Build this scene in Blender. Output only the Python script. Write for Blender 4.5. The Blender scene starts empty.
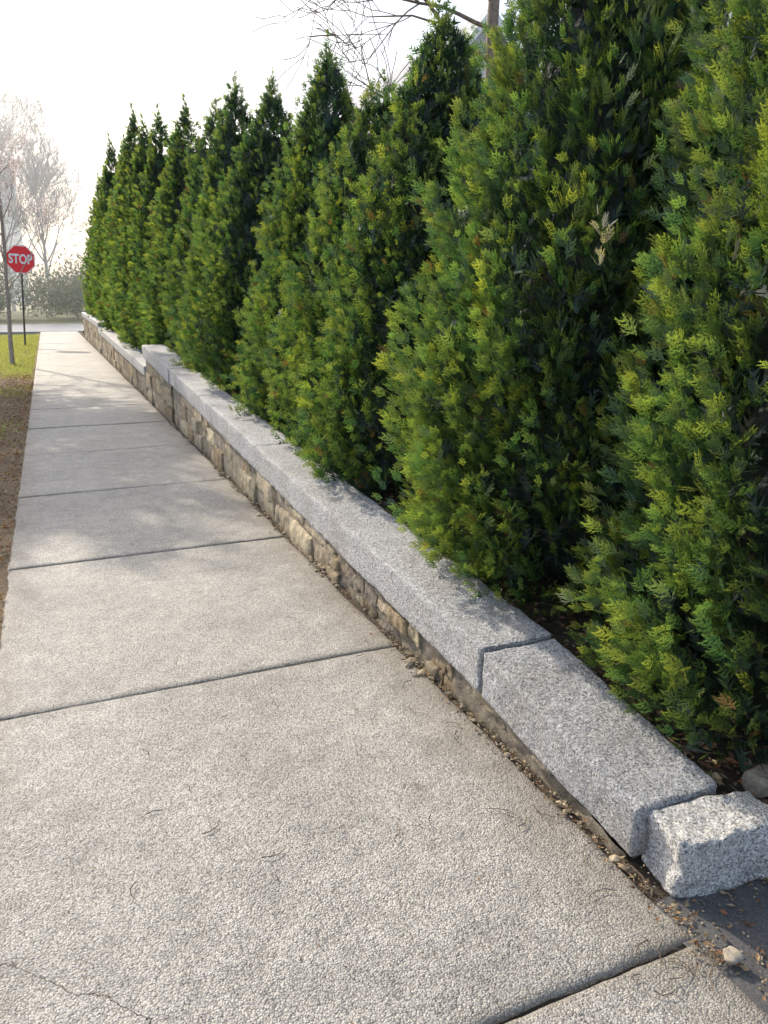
import bpy, math, random
import numpy as np
from mathutils import Vector, Matrix
random.seed(7)
scene = bpy.context.scene
COL = scene.collection

# ------------------------------------------------------------------ helpers
def hsh(i, j, k, s):
    n = (i.astype(np.int64)*374761393 + j.astype(np.int64)*668265263 + k.astype(np.int64)*1274126177 + int(s)*974634777) & 0xffffffff
    n = ((n ^ (n >> 13))*1274126177) & 0xffffffff
    n = ((n ^ (n >> 16))*2246822519) & 0xffffffff
    n = n ^ (n >> 15)
    return (n & 0xffffff)/float(0xffffff)

def vn(p, s=0):
    p = np.asarray(p, float)
    f0 = np.floor(p); f = p-f0; f = f*f*(3-2*f)
    i, j, k = f0[..., 0], f0[..., 1], f0[..., 2]
    out = 0
    for a in (0, 1):
        for b in (0, 1):
            for c in (0, 1):
                w = (f[..., 0] if a else 1-f[..., 0])*(f[..., 1] if b else 1-f[..., 1])*(f[..., 2] if c else 1-f[..., 2])
                out = out+w*hsh(i+a, j+b, k+c, s)
    return out*2-1

def fbm(p, s=0, o=3):
    r = 0; a = 1; t = 0
    p = np.asarray(p, float)
    for q in range(o):
        r = r+a*vn(p*(2**q)+q*17.3, s+q); t += a; a *= .5
    return r/t

def mesh_np(name, V, F, mat=None, col=None, smooth=False):
    V = np.asarray(V, np.float32).reshape(-1, 3)
    F = np.asarray(F, np.int32)
    k = F.shape[1]; nf = F.shape[0]
    me = bpy.data.meshes.new(name)
    me.vertices.add(len(V)); me.vertices.foreach_set("co", V.ravel())
    me.loops.add(nf*k); me.loops.foreach_set("vertex_index", F.ravel())
    me.polygons.add(nf)
    me.polygons.foreach_set("loop_start", np.arange(nf, dtype=np.int32)*k)
    me.polygons.foreach_set("loop_total", np.full(nf, k, np.int32))
    me.polygons.foreach_set("use_smooth", np.full(nf, bool(smooth)))
    if col is not None:
        c = np.ones((len(V), 4), np.float32); c[:, :3] = np.asarray(col, np.float32).reshape(-1, 3)
        at = me.color_attributes.new("Col", 'FLOAT_COLOR', 'POINT')
        at.data.foreach_set("color", c.ravel())
    me.update(calc_edges=True)
    if mat: me.materials.append(mat)
    return me

def obj(name, me, parent=None, label=None, category=None, group=None, kind=None, loc=(0, 0, 0)):
    o = bpy.data.objects.new(name, me)
    COL.objects.link(o)
    o.location = loc
    if parent: o.parent = parent
    if label: o["label"] = label
    if category: o["category"] = category
    if group: o["group"] = group
    if kind: o["kind"] = kind
    return o

class MB:
    def __init__(s): s.V = []; s.F = []; s.C = []; s.n = 0
    def add(s, V, F, c=None):
        V = np.asarray(V, float).reshape(-1, 3); F = np.asarray(F, int)
        s.V.append(V); s.F.append(F+s.n); s.n += len(V)
        if c is not None:
            c = np.asarray(c, float)
            if c.ndim == 1: c = np.repeat(c[None], len(V), 0)
            s.C.append(c)
    def mesh(s, name, mat, smooth=False):
        return mesh_np(name, np.concatenate(s.V), np.concatenate(s.F), mat, np.concatenate(s.C) if s.C else None, smooth)

def grid_faces(nu, nv, flip=False):
    a = np.arange(nu*nv).reshape(nu, nv)
    q = np.stack([a[:-1, :-1], a[1:, :-1], a[1:, 1:], a[:-1, 1:]], -1).reshape(-1, 4)
    return q[:, ::-1] if flip else q

def rough_box(x0, x1, y0, y1, z0, z1, res=.02, rad=.01, amp=.004, freq=20, seed=0, big=0.0):
    lo = np.array([x0, y0, z0], float); hi = np.array([x1, y1, z1], float)
    n = [max(3, int(round((hi[i]-lo[i])/res))+1) for i in range(3)]
    Vs = []; Fs = []; c = 0
    for ax in range(3):
        u, v = [(1, 2), (2, 0), (0, 1)][ax]
        for side in (0, 1):
            U, W = np.meshgrid(np.linspace(lo[u], hi[u], n[u]), np.linspace(lo[v], hi[v], n[v]), indexing='ij')
            P = np.zeros(U.shape+(3,)); P[..., u] = U; P[..., v] = W; P[..., ax] = hi[ax] if side else lo[ax]
            Vs.append(P.reshape(-1, 3)); Fs.append(grid_faces(n[u], n[v], flip=(side == 0))+c); c += U.size
    V = np.concatenate(Vs); F = np.concatenate(Fs)
    r = min(rad, .45*min(hi-lo))
    rr = r*(1+.7*vn(V*14, seed+5))[:, None]
    rr = np.clip(rr, .001, .49*min(hi-lo))
    inner = np.clip(V, lo+rr, hi-rr)
    d = V-inner; L = np.linalg.norm(d, axis=1, keepdims=True); L[L == 0] = 1
    V2 = inner+d/L*rr
    D = np.stack([fbm(V*freq+q*31.7, seed+q*7, 3) for q in range(3)], -1)
    V2 = V2+D*amp
    if big:
        D = np.stack([fbm(V*freq*.25+q*11.7, seed+50+q*7, 2) for q in range(3)], -1)
        V2 = V2+D*big
    return V2, F

def frame(d):
    d = d/np.linalg.norm(d)
    a = np.array([0, 0, 1.]) if abs(d[2]) < .9 else np.array([1., 0, 0])
    s = np.cross(d, a); s /= np.linalg.norm(s)
    return s, np.cross(s, d)

def tube(mb, pts, rads, sides=6, c=None):
    pts = np.asarray(pts, float); n = len(pts)
    V = np.zeros((n, sides, 3)); ang = np.linspace(0, 2*np.pi, sides, endpoint=False)
    for i in range(n):
        d = pts[min(i+1, n-1)]-pts[max(i-1, 0)]
        s, t = frame(d)
        V[i] = pts[i]+rads[i]*(np.cos(ang)[:, None]*s+np.sin(ang)[:, None]*t)
    F = []
    for i in range(n-1):
        for j in range(sides):
            F.append([i*sides+j, i*sides+(j+1) % sides, (i+1)*sides+(j+1) % sides, (i+1)*sides+j])
    mb.add(V, F, c)

# ------------------------------------------------------------------ materials
def new_mat(name):
    m = bpy.data.materials.new(name); m.use_nodes = True
    nt = m.node_tree; nt.nodes.clear()
    out = nt.nodes.new('ShaderNodeOutputMaterial'); b = nt.nodes.new('ShaderNodeBsdfPrincipled')
    nt.links.new(b.outputs[0], out.inputs[0])
    return m, nt, b, out
def N(nt, t, **kw):
    n = nt.nodes.new('ShaderNode'+t)
    for k, v in kw.items():
        if k.startswith('i_'): n.inputs[k[2:].replace('_', ' ')].default_value = v
        else: setattr(n, k, v)
    return n
def ramp(nt, src, stops):
    r = nt.nodes.new('ShaderNodeValToRGB'); e = r.color_ramp.elements
    while len(e) < len(stops): e.new(.5)
    for i, (p, c) in enumerate(stops):
        e[i].position = p
        e[i].color = (c[0], c[1], c[2], 1) if hasattr(c, '__len__') else (c, c, c, 1)
    nt.links.new(src, r.inputs[0]); return r
def mixc(nt, a, b, fac, mode='MIX'):
    m = nt.nodes.new('ShaderNodeMix'); m.data_type = 'RGBA'; m.blend_type = mode
    for s, v in ((m.inputs[6], a), (m.inputs[7], b), (m.inputs[0], fac)):
        if hasattr(v, 'is_linked'): nt.links.new(v, s)
        elif hasattr(v, '__len__'): s.default_value = (v[0], v[1], v[2], 1)
        else: s.default_value = v
    return m.outputs[2]
def mth(nt, op, a, b=None, c=None):
    m = nt.nodes.new('ShaderNodeMath'); m.operation = op
    for i, v in enumerate((a, b, c)):
        if v is None: continue
        if hasattr(v, 'is_linked'): nt.links.new(v, m.inputs[i])
        else: m.inputs[i].default_value = v
    return m.outputs[0]
def coords(nt): return nt.nodes.new('ShaderNodeTexCoord').outputs['Object']
def noise(nt, co, scale, detail=4, rough=.6):
    n = N(nt, 'TexNoise'); n.inputs['Scale'].default_value = scale; n.inputs['Detail'].default_value = detail; n.inputs['Roughness'].default_value = rough
    nt.links.new(co, n.inputs['Vector']); return n.outputs[0]
def voro(nt, co, scale, feat='F1', out='Distance', rnd=1):
    n = N(nt, 'TexVoronoi', feature=feat); n.inputs['Scale'].default_value = scale; n.inputs['Randomness'].default_value = rnd
    nt.links.new(co, n.inputs['Vector']); return n.outputs[out]
def bump(nt, b, h, dist=.002, strength=1, prev=None):
    n = nt.nodes.new('ShaderNodeBump'); n.inputs['Distance'].default_value = dist; n.inputs['Strength'].default_value = strength
    nt.links.new(h, n.inputs['Height'])
    if prev: nt.links.new(prev, n.inputs['Normal'])
    nt.links.new(n.outputs[0], b.inputs['Normal']); return n.outputs[0]
def maprange(nt, v, a, b, c, d):
    e = N(nt, 'MapRange'); nt.links.new(v, e.inputs[0])
    for i, q in enumerate((a, b, c, d)): e.inputs[i+1].default_value = q
    return e.outputs[0]

def mat_concrete():
    m, nt, b, _ = new_mat("concrete"); co = coords(nt)
    big = ramp(nt, noise(nt, co, 1.4, 5, .6), [(.3, (.47, .45, .42)), (.7, (.66, .63, .58))]).outputs[0]
    nm = noise(nt, co, 9, 5, .72)
    c = mixc(nt, big, ramp(nt, nm, [(.3, .72), (.7, 1.12)]).outputs[0], 1, 'MULTIPLY')
    vt = N(nt, 'TexVoronoi', feature='F1'); vt.inputs['Scale'].default_value = 185; nt.links.new(co, vt.inputs['Vector'])
    sep = N(nt, 'SeparateColor'); nt.links.new(vt.outputs['Color'], sep.inputs[0])
    agg = ramp(nt, sep.outputs[0], [(0, (.30, .29, .28)), (.3, (.68, .67, .66)), (.75, (.98, .97, .95)), (1, (1.25, 1.22, 1.17))]).outputs[0]
    c = mixc(nt, c, agg, .75, 'MULTIPLY')
    c = mixc(nt, c, ramp(nt, vt.outputs['Distance'], [(.45, 1), (.75, .5)]).outputs[0], .7, 'MULTIPLY')
    n2 = noise(nt, co, 240, 2, .6)
    c = mixc(nt, c, ramp(nt, n2, [(.38, .40), (.47, 1)]).outputs[0], .7, 'MULTIPLY')
    s = N(nt, 'SeparateXYZ'); nt.links.new(co, s.inputs[0])
    n5 = mth(nt, 'SUBTRACT', noise(nt, co, 6, 5, .72), .5)
    fy = mth(nt, 'FRACT', mth(nt, 'DIVIDE', mth(nt, 'SUBTRACT', s.outputs[1], 1.085-17.8), 1.78))
    dj = mth(nt, 'MULTIPLY', mth(nt, 'MINIMUM', fy, mth(nt, 'SUBTRACT', 1.0, fy)), 1.78)
    dj = mth(nt, 'ADD', dj, mth(nt, 'MULTIPLY', n5, .12))
    c = mixc(nt, c, (.17, .15, .12), maprange(nt, dj, .05, .0, 0, .55))
    e = mth(nt, 'ADD', s.outputs[0], mth(nt, 'MULTIPLY', n5, .5))
    c = mixc(nt, c, (.18, .155, .115), maprange(nt, e, 1.0, 1.28, 0, .6))
    c = mixc(nt, c, (.15, .12, .085), maprange(nt, e, -.2, -.42, 0, .5))
    ln = mth(nt, 'ADD', mth(nt, 'ADD', s.outputs[1], s.outputs[0]), mth(nt, 'MULTIPLY', n5, .16))
    cr = mth(nt, 'ABSOLUTE', mth(nt, 'SUBTRACT', ln, 1.42))
    crf = mth(nt, 'MULTIPLY', maprange(nt, cr, .0015, .005, 1, 0), maprange(nt, s.outputs[0], .20, .12, 0, 1))
    c = mixc(nt, c, (.05, .04, .03), crf)
    nt.links.new(c, b.inputs['Base Color'])
    b.inputs['Roughness'].default_value = .55; b.inputs['Specular IOR Level'].default_value = .5
    hh = mth(nt, 'ADD', mth(nt, 'MULTIPLY', vt.outputs['Distance'], -.8), mth(nt, 'MULTIPLY', n2, .6))
    hh = mth(nt, 'ADD', hh, mth(nt, 'MULTIPLY', sep.outputs[1], .5))
    p = bump(nt, b, hh, .0034, 1)
    bump(nt, b, nm, .02, .5, p)
    return m

def mat_granite(name="granite", tint=(1, 1, 1), dirt=.5):
    m, nt, b, _ = new_mat(name); co = coords(nt)
    v = voro(nt, co, 240, out='Color'); sep = N(nt, 'SeparateColor'); nt.links.new(v, sep.inputs[0])
    sp = ramp(nt, sep.outputs[0], [(0, (.09, .09, .10)), (.18, (.3, .3, .31)), (.5, (.47, .47, .475)), (1, (.72, .71, .70))]).outputs[0]
    n6 = noise(nt, co, 60, 5, .75)
    c = mixc(nt, sp, ramp(nt, n6, [(.3, .6), (.65, 1.15)]).outputs[0], 1, 'MULTIPLY')
    c = mixc(nt, c, ramp(nt, noise(nt, co, 3.5, 6, .7), [(.35, (.48, .43, .35)), (.62, (1, 1, 1))]).outputs[0], dirt, 'MULTIPLY')
    c = mixc(nt, c, tint, 1, 'MULTIPLY')
    nt.links.new(c, b.inputs['Base Color'])
    b.inputs['Roughness'].default_value = .5
    bump(nt, b, n6, .018, 1)
    return m

def mat_vc(name, rough=.85, n1=30, bumpd=.006, var=.45, trans=0, fine=160, tt=(1.5, 1.5, .8)):
    m, nt, b, out = new_mat(name); co = coords(nt)
    a = N(nt, 'Attribute', attribute_name="Col").outputs['Color']
    c = mixc(nt, a, ramp(nt, noise(nt, co, n1, 5, .7), [(.28, 1-var), (.7, 1+var)]).outputs[0], 1, 'MULTIPLY') if var else a
    nt.links.new(c, b.inputs['Base Color']); b.inputs['Roughness'].default_value = rough
    if bumpd:
        p = bump(nt, b, noise(nt, co, n1*1.5, 6, .7), bumpd, .9)
        if fine: bump(nt, b, noise(nt, co, fine, 3, .7), bumpd*.3, .8, p)
    if trans:
        nt.nodes.remove(b)
        df = N(nt, 'BsdfDiffuse'); nt.links.new(c, df.inputs[0])
        tr = N(nt, 'BsdfTranslucent'); nt.links.new(mixc(nt, c, tt, 1, 'MULTIPLY'), tr.inputs[0])
        mx = N(nt, 'MixShader'); mx.inputs[0].default_value = trans
        nt.links.new(df.outputs[0], mx.inputs[1]); nt.links.new(tr.outputs[0], mx.inputs[2])
        gl = N(nt, 'BsdfGlossy'); gl.inputs['Roughness'].default_value = rough; gl.inputs[0].default_value = (.9, .95, 1, 1)
        m2 = N(nt, 'MixShader'); m2.inputs[0].default_value = .04
        nt.links.new(mx.outputs[0], m2.inputs[1]); nt.links.new(gl.outputs[0], m2.inputs[2]); nt.links.new(m2.outputs[0], out.inputs[0])
    return m

def mat_ground(name, c1, c2, s1=2, s2=60, rough=.95, bd=.02, c3=None):
    m, nt, b, _ = new_mat(name); co = coords(nt)
    c = ramp(nt, noise(nt, co, s1, 6, .7), [(.35, c1), (.65, c2)]).outputs[0]
    n2 = noise(nt, co, s2, 5, .8)
    c = mixc(nt, c, ramp(nt, n2, [(.3, .5), (.7, 1.5)]).outputs[0], 1, 'MULTIPLY')
    nt.links.new(c, b.inputs['Base Color']); b.inputs['Roughness'].default_value = rough
    bump(nt, b, n2, bd, .9)
    return m

def mat_plain(name, c, rough=.6, var=.15, scale=12, metal=0, bd=.001):
    m, nt, b, _ = new_mat(name); co = coords(nt)
    k = ramp(nt, noise(nt, co, scale, 5, .6), [(.3, tuple(x*(1-var) for x in c)), (.7, tuple(min(1, x*(1+var)) for x in c))]).outputs[0]
    nt.links.new(k, b.inputs['Base Color']); b.inputs['Roughness'].default_value = rough; b.inputs['Metallic'].default_value = metal
    if bd: bump(nt, b, noise(nt, co, scale*4, 4), bd, .5)
    return m

M_conc = mat_concrete()
M_gran = mat_granite("granite_cap", (1.28, 1.29, 1.32), .5)
M_gran2 = mat_granite("granite_rough", (1.65, 1.62, 1.56), .15)
M_stone = mat_vc("wall_stone", .9, 16, .02, .5)
M_fol = mat_vc("arborvitae_foliage", .5, 6, 0, 0, trans=.48, tt=(1.7, 1.72, .75))
M_bark = mat_plain("bark", (.26, .20, .16), .9, .4, 20, bd=.01)
M_fbark = mat_plain("haze_paled_bark", (.46, .45, .46), .95, .15, 2, bd=0)  # bark colour paled to imitate aerial haze on the distant trees
M_lbark = mat_plain("pale_bark", (.42, .37, .32), .85, .3, 20, bd=.004)
M_soil = mat_ground("soil", (.075, .056, .038), (.15, .115, .08), 3, 70, bd=.03)
M_verge = mat_ground("verge_ground", (.21, .15, .095), (.32, .24, .15), 1.3, 50, bd=.03)
M_grass = mat_ground("grass_ground", (.20, .20, .09), (.28, .27, .14), .3, 20, bd=.02)
M_asph = mat_ground("asphalt", (.09, .09, .093), (.15, .145, .14), 3, 140, .85, .006)
M_road = mat_ground("road_asphalt", (.25, .27, .31), (.31, .33, .37), .5, 60, .3, .003)
M_leaf = mat_vc("dead_leaf", .8, 60, 0, .3, trans=.2)
M_blos = mat_vc("blossom_petal", .8, 60, 0, 0, trans=.5, tt=(1.15, 1.1, 1.1))
M_peb = mat_vc("pebble", .9, 60, .003, .3)
M_tanrock = mat_plain("tan_rock", (.38, .33, .26), .9, .35, 60, bd=.004)
M_grassb = mat_vc("grass_blade", .6, 5, 0, 0, trans=.45)
M_curb = mat_plain("kerb_granite", (.34, .33, .32), .8, .2, 40, bd=.004)

# ------------------------------------------------------------------ camera
PITCH, YAW, H0 = 15.66, 23.24, 1.5
cam = bpy.data.cameras.new("camera"); co_ = bpy.data.objects.new("camera", cam); COL.objects.link(co_)
co_.location = (0, 0, H0); co_.rotation_euler = (math.radians(90-PITCH), 0, math.radians(-YAW))
cam.sensor_fit = 'VERTICAL'; cam.sensor_height = 36; cam.lens = 760/1024*36
cam.clip_start = .05; cam.clip_end = 5000
scene.camera = co_

# ------------------------------------------------------------------ light
AZ, EL = -17, 34
w = bpy.data.worlds.new("World"); scene.world = w; w.use_nodes = True
nt = w.node_tree; bg = nt.nodes['Background']
sk = nt.nodes.new('ShaderNodeTexSky'); sk.sky_type = 'NISHITA'; sk.sun_disc = False
sk.sun_elevation = math.radians(EL); sk.sun_rotation = math.radians(AZ) % (2*math.pi)
sk.dust_density = 4.5; sk.air_density = 1.0; sk.ozone_density = 1.0
hz = mixc(nt, sk.outputs[0], (2.2, 2.6, 3.3), 1, 'ADD')
nt.links.new(hz, bg.inputs[0]); bg.inputs[1].default_value = .15
sd = bpy.data.lights.new("sun", 'SUN'); sd.energy = 5; sd.angle = math.radians(.55); sd.color = (1, .90, .74)
so = bpy.data.objects.new("sun", sd); COL.objects.link(so)
sv = Vector((math.sin(math.radians(AZ))*math.cos(math.radians(EL)), math.cos(math.radians(AZ))*math.cos(math.radians(EL)), math.sin(math.radians(EL))))
so.rotation_euler = sv.to_track_quat('Z', 'Y').to_euler(); so.location = (-5, 10, 12)
scene.view_settings.view_transform = 'Standard'; scene.view_settings.look = 'None'; scene.view_settings.exposure = 0

# ------------------------------------------------------------------ ground
def sheet(name, x0, x1, y0, y1, z, mat, nx=2, ny=2, amp=0, freq=2, label=None):
    X, Y = np.meshgrid(np.linspace(x0, x1, nx), np.linspace(y0, y1, ny), indexing='ij')
    P = np.stack([X, Y, np.full_like(X, z)], -1).reshape(-1, 3)
    if amp: P[:, 2] += amp*fbm(P*freq, 3, 3)
    return obj(name, mesh_np(name, P, grid_faces(nx, ny), mat, smooth=True), kind="structure", label=label)

sheet("ground", -1500, 1500, -300, 2500, -.14, M_grass)
sheet("road", -9.5, -2.46, -20, 37.5, -.10, M_road)
sheet("road", -60, 60, 41, 56, -.096, M_road)
sheet("soil_strip", -.5, 1.75, -3, 40, -.022, M_soil, 24, 420, .010, 6)
sheet("verge", -2.30, -.345, -3, 37.5, -.012, M_verge, 30, 300, .012, 3)
sheet("driveway", 1.26, 6, -3, 1.22, -.010, M_asph, 30, 30, .004, 3)
V, F = rough_box(-2.46, -2.30, -3, 37.5, -.2, .01, .12, .015, .003, 5, 4)
obj("kerb", mesh_np("kerb", V, F, M_curb, smooth=True), kind="structure")
V, F = rough_box(-12, 40, 40.84, 41.0, -.3, .0, .3, .015, .002, 5, 4)
obj("kerb", mesh_np("kerb", V, F, M_curb), kind="structure")
mv = bpy.data.materials.new("haze_air"); mv.use_nodes = True; ntv = mv.node_tree; ntv.nodes.clear()
vo = ntv.nodes.new('ShaderNodeOutputMaterial'); vs = ntv.nodes.new('ShaderNodeVolumeScatter')
vs.inputs['Density'].default_value = .0055; vs.inputs['Anisotropy'].default_value = .62; vs.inputs['Color'].default_value = (.96, .98, 1, 1)
ntv.links.new(vs.outputs[0], vo.inputs['Volume'])
hv = [(x, y, z) for z in (-.12, 45) for x, y in ((-90, 42), (40, 42), (40, 150), (-90, 150))]
me = bpy.data.meshes.new("haze"); me.from_pydata(hv, [], [[0, 3, 2, 1], [4, 5, 6, 7], [0, 1, 5, 4], [1, 2, 6, 5], [2, 3, 7, 6], [3, 0, 4, 7]]); me.update(); me.materials.append(mv)
obj("haze", me, kind="structure", label="thin morning haze in the distance")

BY = [0.9, 1.2, 1.4, 2.1, 5, 9.7, 12.3, 12.8, 23.4, 24.2, 34, 36, 40]
BZ = [-.05, -.02, .10, .22, .38, .62, .72, .45, .66, .78, .92, .3, -.1]
def bedz(y): return np.interp(y, BY, BZ)
xs = np.concatenate([np.linspace(1.45, 3.2, 50), np.linspace(3.5, 40, 20)])
ys = np.concatenate([np.linspace(.9, 3, 70), np.linspace(3.1, 40, 160)])
X, Y = np.meshgrid(xs, ys, indexing='ij'); P = np.stack([X, Y, bedz(Y)], -1)
P[..., 2] += .02*fbm(P*5, 9, 4)
obj("planting_bed", mesh_np("planting_bed", P.reshape(-1, 3), grid_faces(len(xs), len(ys)), M_soil, smooth=True), kind="structure")

# ------------------------------------------------------------------ sidewalk
mb = MB(); rng = np.random.default_rng(3)
XL, XR = -.36, 1.288
for k in range(-2, 22):
    ya = 1.085+1.78*k; yb = ya+1.78
    if yb > 40.8: break
    near = k < 5
    edge = np.array([0, .003, .008, .015, .03])
    n = 60 if near else 10
    def axis(a, b):
        return np.concatenate([a+edge, np.linspace(a+.045, b-.045, n), (b-edge)[::-1]])
    g = .0065
    xs = axis(XL, XR); ys = axis(ya+g, yb-g)
    X, Y = np.meshgrid(xs, ys, indexing='ij')
    d = np.minimum(np.minimum(X-XL, XR-X), np.minimum(Y-ya-g, yb-g-Y))
    Z = -.010*np.exp(-d/.008)
    P = np.stack([X, Y, np.zeros_like(X)], -1)
    Z += .0035*fbm(P*2.5, k, 3)+.001*fbm(P*20, k, 2)
    Z += rng.uniform(-.003, .003)+rng.uniform(-.003, .003)*(X-.4)+rng.uniform(-.003, .003)*(Y-ya)
    wob = np.exp(-d/.03)
    P[..., 2] = Z
    q3 = np.stack([X, Y, 0*Z], -1)
    P[..., 0] += wob*.014*fbm(q3*12, 4, 4)
    P[..., 1] += wob*.006*fbm(q3*18, 14, 4)+.006*fbm(q3*1.2, 24, 2)
    Q = np.pad(P, ((1, 1), (1, 1), (0, 0)), mode='edge'); Q[0, :, 2] = Q[-1, :, 2] = -.07; Q[:, 0, 2] = Q[:, -1, 2] = -.07
    mb.add(Q, grid_faces(Q.shape[0], Q.shape[1]))
obj("sidewalk", mb.mesh("sidewalk", M_conc, True), kind="structure")

# ------------------------------------------------------------------ walls
def empty(name, loc, **kw):
    e = obj(name, None, **kw); e.location = loc; e.empty_display_size = .3; return e
TAN = [(.39, .30, .185), (.34, .27, .18), (.43, .35, .235), (.31, .26, .20), (.40, .33, .235), (.28, .21, .13), (.45, .38, .26)]
def stonework(y0, y1, topf, xf, seed, rowh=.2, lmin=.22, lmax=.6, res=.03, rough=1.0, dark=1.0, back=.010, rad=.016):
    mb = MB(); r = np.random.default_rng(seed)
    ys = np.linspace(y0+.01, y1-.01, int((y1-y0)/.02)+2)
    zt = np.array([topf(y) for y in ys])-.004
    zz = np.linspace(0, 1, 9)
    Y, T = np.meshgrid(ys, zz, indexing='ij')
    Z = -.06+(zt[:, None]+.06)*T
    P = np.stack([np.full_like(Y, xf+back), Y, Z], -1); P[..., 0] += .018*fbm(P*22, 2, 3)
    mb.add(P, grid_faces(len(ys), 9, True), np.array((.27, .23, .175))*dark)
    for yy in (y0+.01, y1-.01):
        mb.add([[xf+.028, yy, -.06], [xf+.22, yy, -.06], [xf+.22, yy, topf(yy)-.004], [xf+.028, yy, topf(yy)-.004]], [[0, 1, 2, 3]], (.2, .17, .13))
    zb = -.05
    while zb < topf(y1)-.02:
        h = rowh*r.uniform(.8, 1.2); y = y0
        while y < y1-.02:
            L = min(r.uniform(lmin, lmax), y1-y)
            if y1-(y+L) < .08: L = y1-y
            zlo = zb+r.uniform(-.02, .02)*rough
            zt_ = min(zb+h+r.uniform(-.03, .02)*rough, topf(y+L/2)-.006)
            if zt_-zlo > .022 and r.uniform() > .10*rough:
                pr = r.uniform(-.018, .014)
                V, F = rough_box(xf+pr, xf+.2, y+.004, y+L-.004, zlo+.004, zt_, res, rad, .012*rough, 18, int(r.integers(1e6)), .016*rough)
                c = np.array(TAN[r.integers(len(TAN))])*r.uniform(.8, 1.15)*dark
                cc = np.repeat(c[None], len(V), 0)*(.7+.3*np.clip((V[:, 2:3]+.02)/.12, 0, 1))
                mb.add(V, F, cc)
            y += L
        zb += h
    return mb

def capstone(parent, y0, y1, z0t, slope, xf=1.295, wd=.31, th=.18, res=.016, seed=0, amp=.004, rad=.013, label=None, mat=None):
    V, F = rough_box(xf, xf+wd, y0+.005, y1-.005, -th, 0, res, rad, amp, 22, seed, .006)
    V[:, 2] += z0t+slope*(V[:, 1]-y0)
    return obj("capstone", mesh_np("capstone", V, F, mat or M_gran, smooth=True), parent, label=label)

SL = .0507
def top1(y): return .297+SL*(y-2.14)
wall1 = empty("stone_wall", (1.3, 1.34, 0), label="low granite-capped stone retaining wall along the sidewalk", category="wall", group="retaining wall sections")
def sub(parent, o): o.matrix_parent_inverse = Matrix.Translation(-parent.location); return o
tf = lambda y: (top1(y) if y > 2.14 else .185+.137*(y-1.335))-.183
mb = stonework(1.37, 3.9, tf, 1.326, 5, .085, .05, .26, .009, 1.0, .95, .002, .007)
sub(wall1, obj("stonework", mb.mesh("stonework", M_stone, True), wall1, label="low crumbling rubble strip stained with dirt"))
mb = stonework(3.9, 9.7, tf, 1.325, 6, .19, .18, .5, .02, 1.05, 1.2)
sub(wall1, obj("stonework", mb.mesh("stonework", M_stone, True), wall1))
V, F = rough_box(1.30, 1.605, 1.345, 2.135, -.182, 0, .008, .009, .005, 24, 77, .008)
tt_ = np.clip((V[:, 1]-1.345)/.79, 0, 1)
V[:, 2] = V[:, 2]*(.84+.16*tt_)+.168+.152*(V[:, 1]-1.335)
V[:, 0] += .02*(2.135-V[:, 1])
sub(wall1, obj("capstone", mesh_np("capstone", V, F, M_gran, smooth=True), wall1, label="tilted granite end capstone sinking to the pavement"))
for i, (a, b_) in enumerate([(2.14, 5.42), (5.42, 7.7), (7.7, 9.7)]):
    sub(wall1, capstone(wall1, a, b_, top1(a), SL, seed=20+i, res=.012 if i == 0 else .02, rad=.010))
mb = stonework(9.72, 12.38, lambda y: top1(y)-.19, 1.31, 15, .24, .3, .8)
sub(wall1, obj("pier", mb.mesh("pier", M_stone, True), wall1))
sub(wall1, capstone(wall1, 9.7, 12.4, top1(9.7)+.006, SL, xf=1.283, wd=.34, th=.19, seed=44, res=.025))
for y0, y1, za, zb_, sd_ in ((12.44, 23.6, .50, .72, 61), (23.65, 34, .86, .99, 71)):
    s = (zb_-za)/(y1-y0)
    wl = empty("stone_wall", (1.3, y0, 0), label="lower granite-capped stone wall section beyond a step" if sd_ == 61 else "far end stone wall section with granite cap", category="wall", group="retaining wall sections")
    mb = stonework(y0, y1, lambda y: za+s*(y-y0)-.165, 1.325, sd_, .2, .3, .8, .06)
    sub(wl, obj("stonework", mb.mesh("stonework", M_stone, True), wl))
    n = 4
    for i in range(n):
        a = y0+(y1-y0)*i/n; b_ = y0+(y1-y0)*(i+1)/n
        sub(wl, capstone(wl, a, b_, za+s*(a-y0), s, xf=1.29, th=.16, seed=sd_+i, res=.04))

V, F = rough_box(-.165, .165, -.080, .080, -.10, .076, .005, .014, .010, 24, 311, .014)
R = Matrix.Rotation(math.radians(-10), 3, 'Z')
V = V @ np.array(R.transposed())
obj("granite_block", mesh_np("granite_block", V, F, M_gran2, smooth=True), label="rough broken granite block at the end of the wall", category="stone block", loc=(1.513, 1.252, .086))
V, F = rough_box(-.02, .02, -.018, .018, -.012, .014, .004, .01, .006, 50, 313, .014)
obj("small_rock", mesh_np("small_rock", V, F, M_tanrock, smooth=True), label="small tan rock on the sidewalk corner", category="rock", loc=(1.325, 1.0, .01))
V, F = rough_box(-.045, .045, -.04, .04, -.04, .03, .008, .03, .01, 25, 353, .03)
obj("small_rock", mesh_np("small_rock", V, F, M_tanrock, smooth=True), label="dull tan rock lying in the leaf litter", category="rock", loc=(1.80, 1.36, .12))

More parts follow.
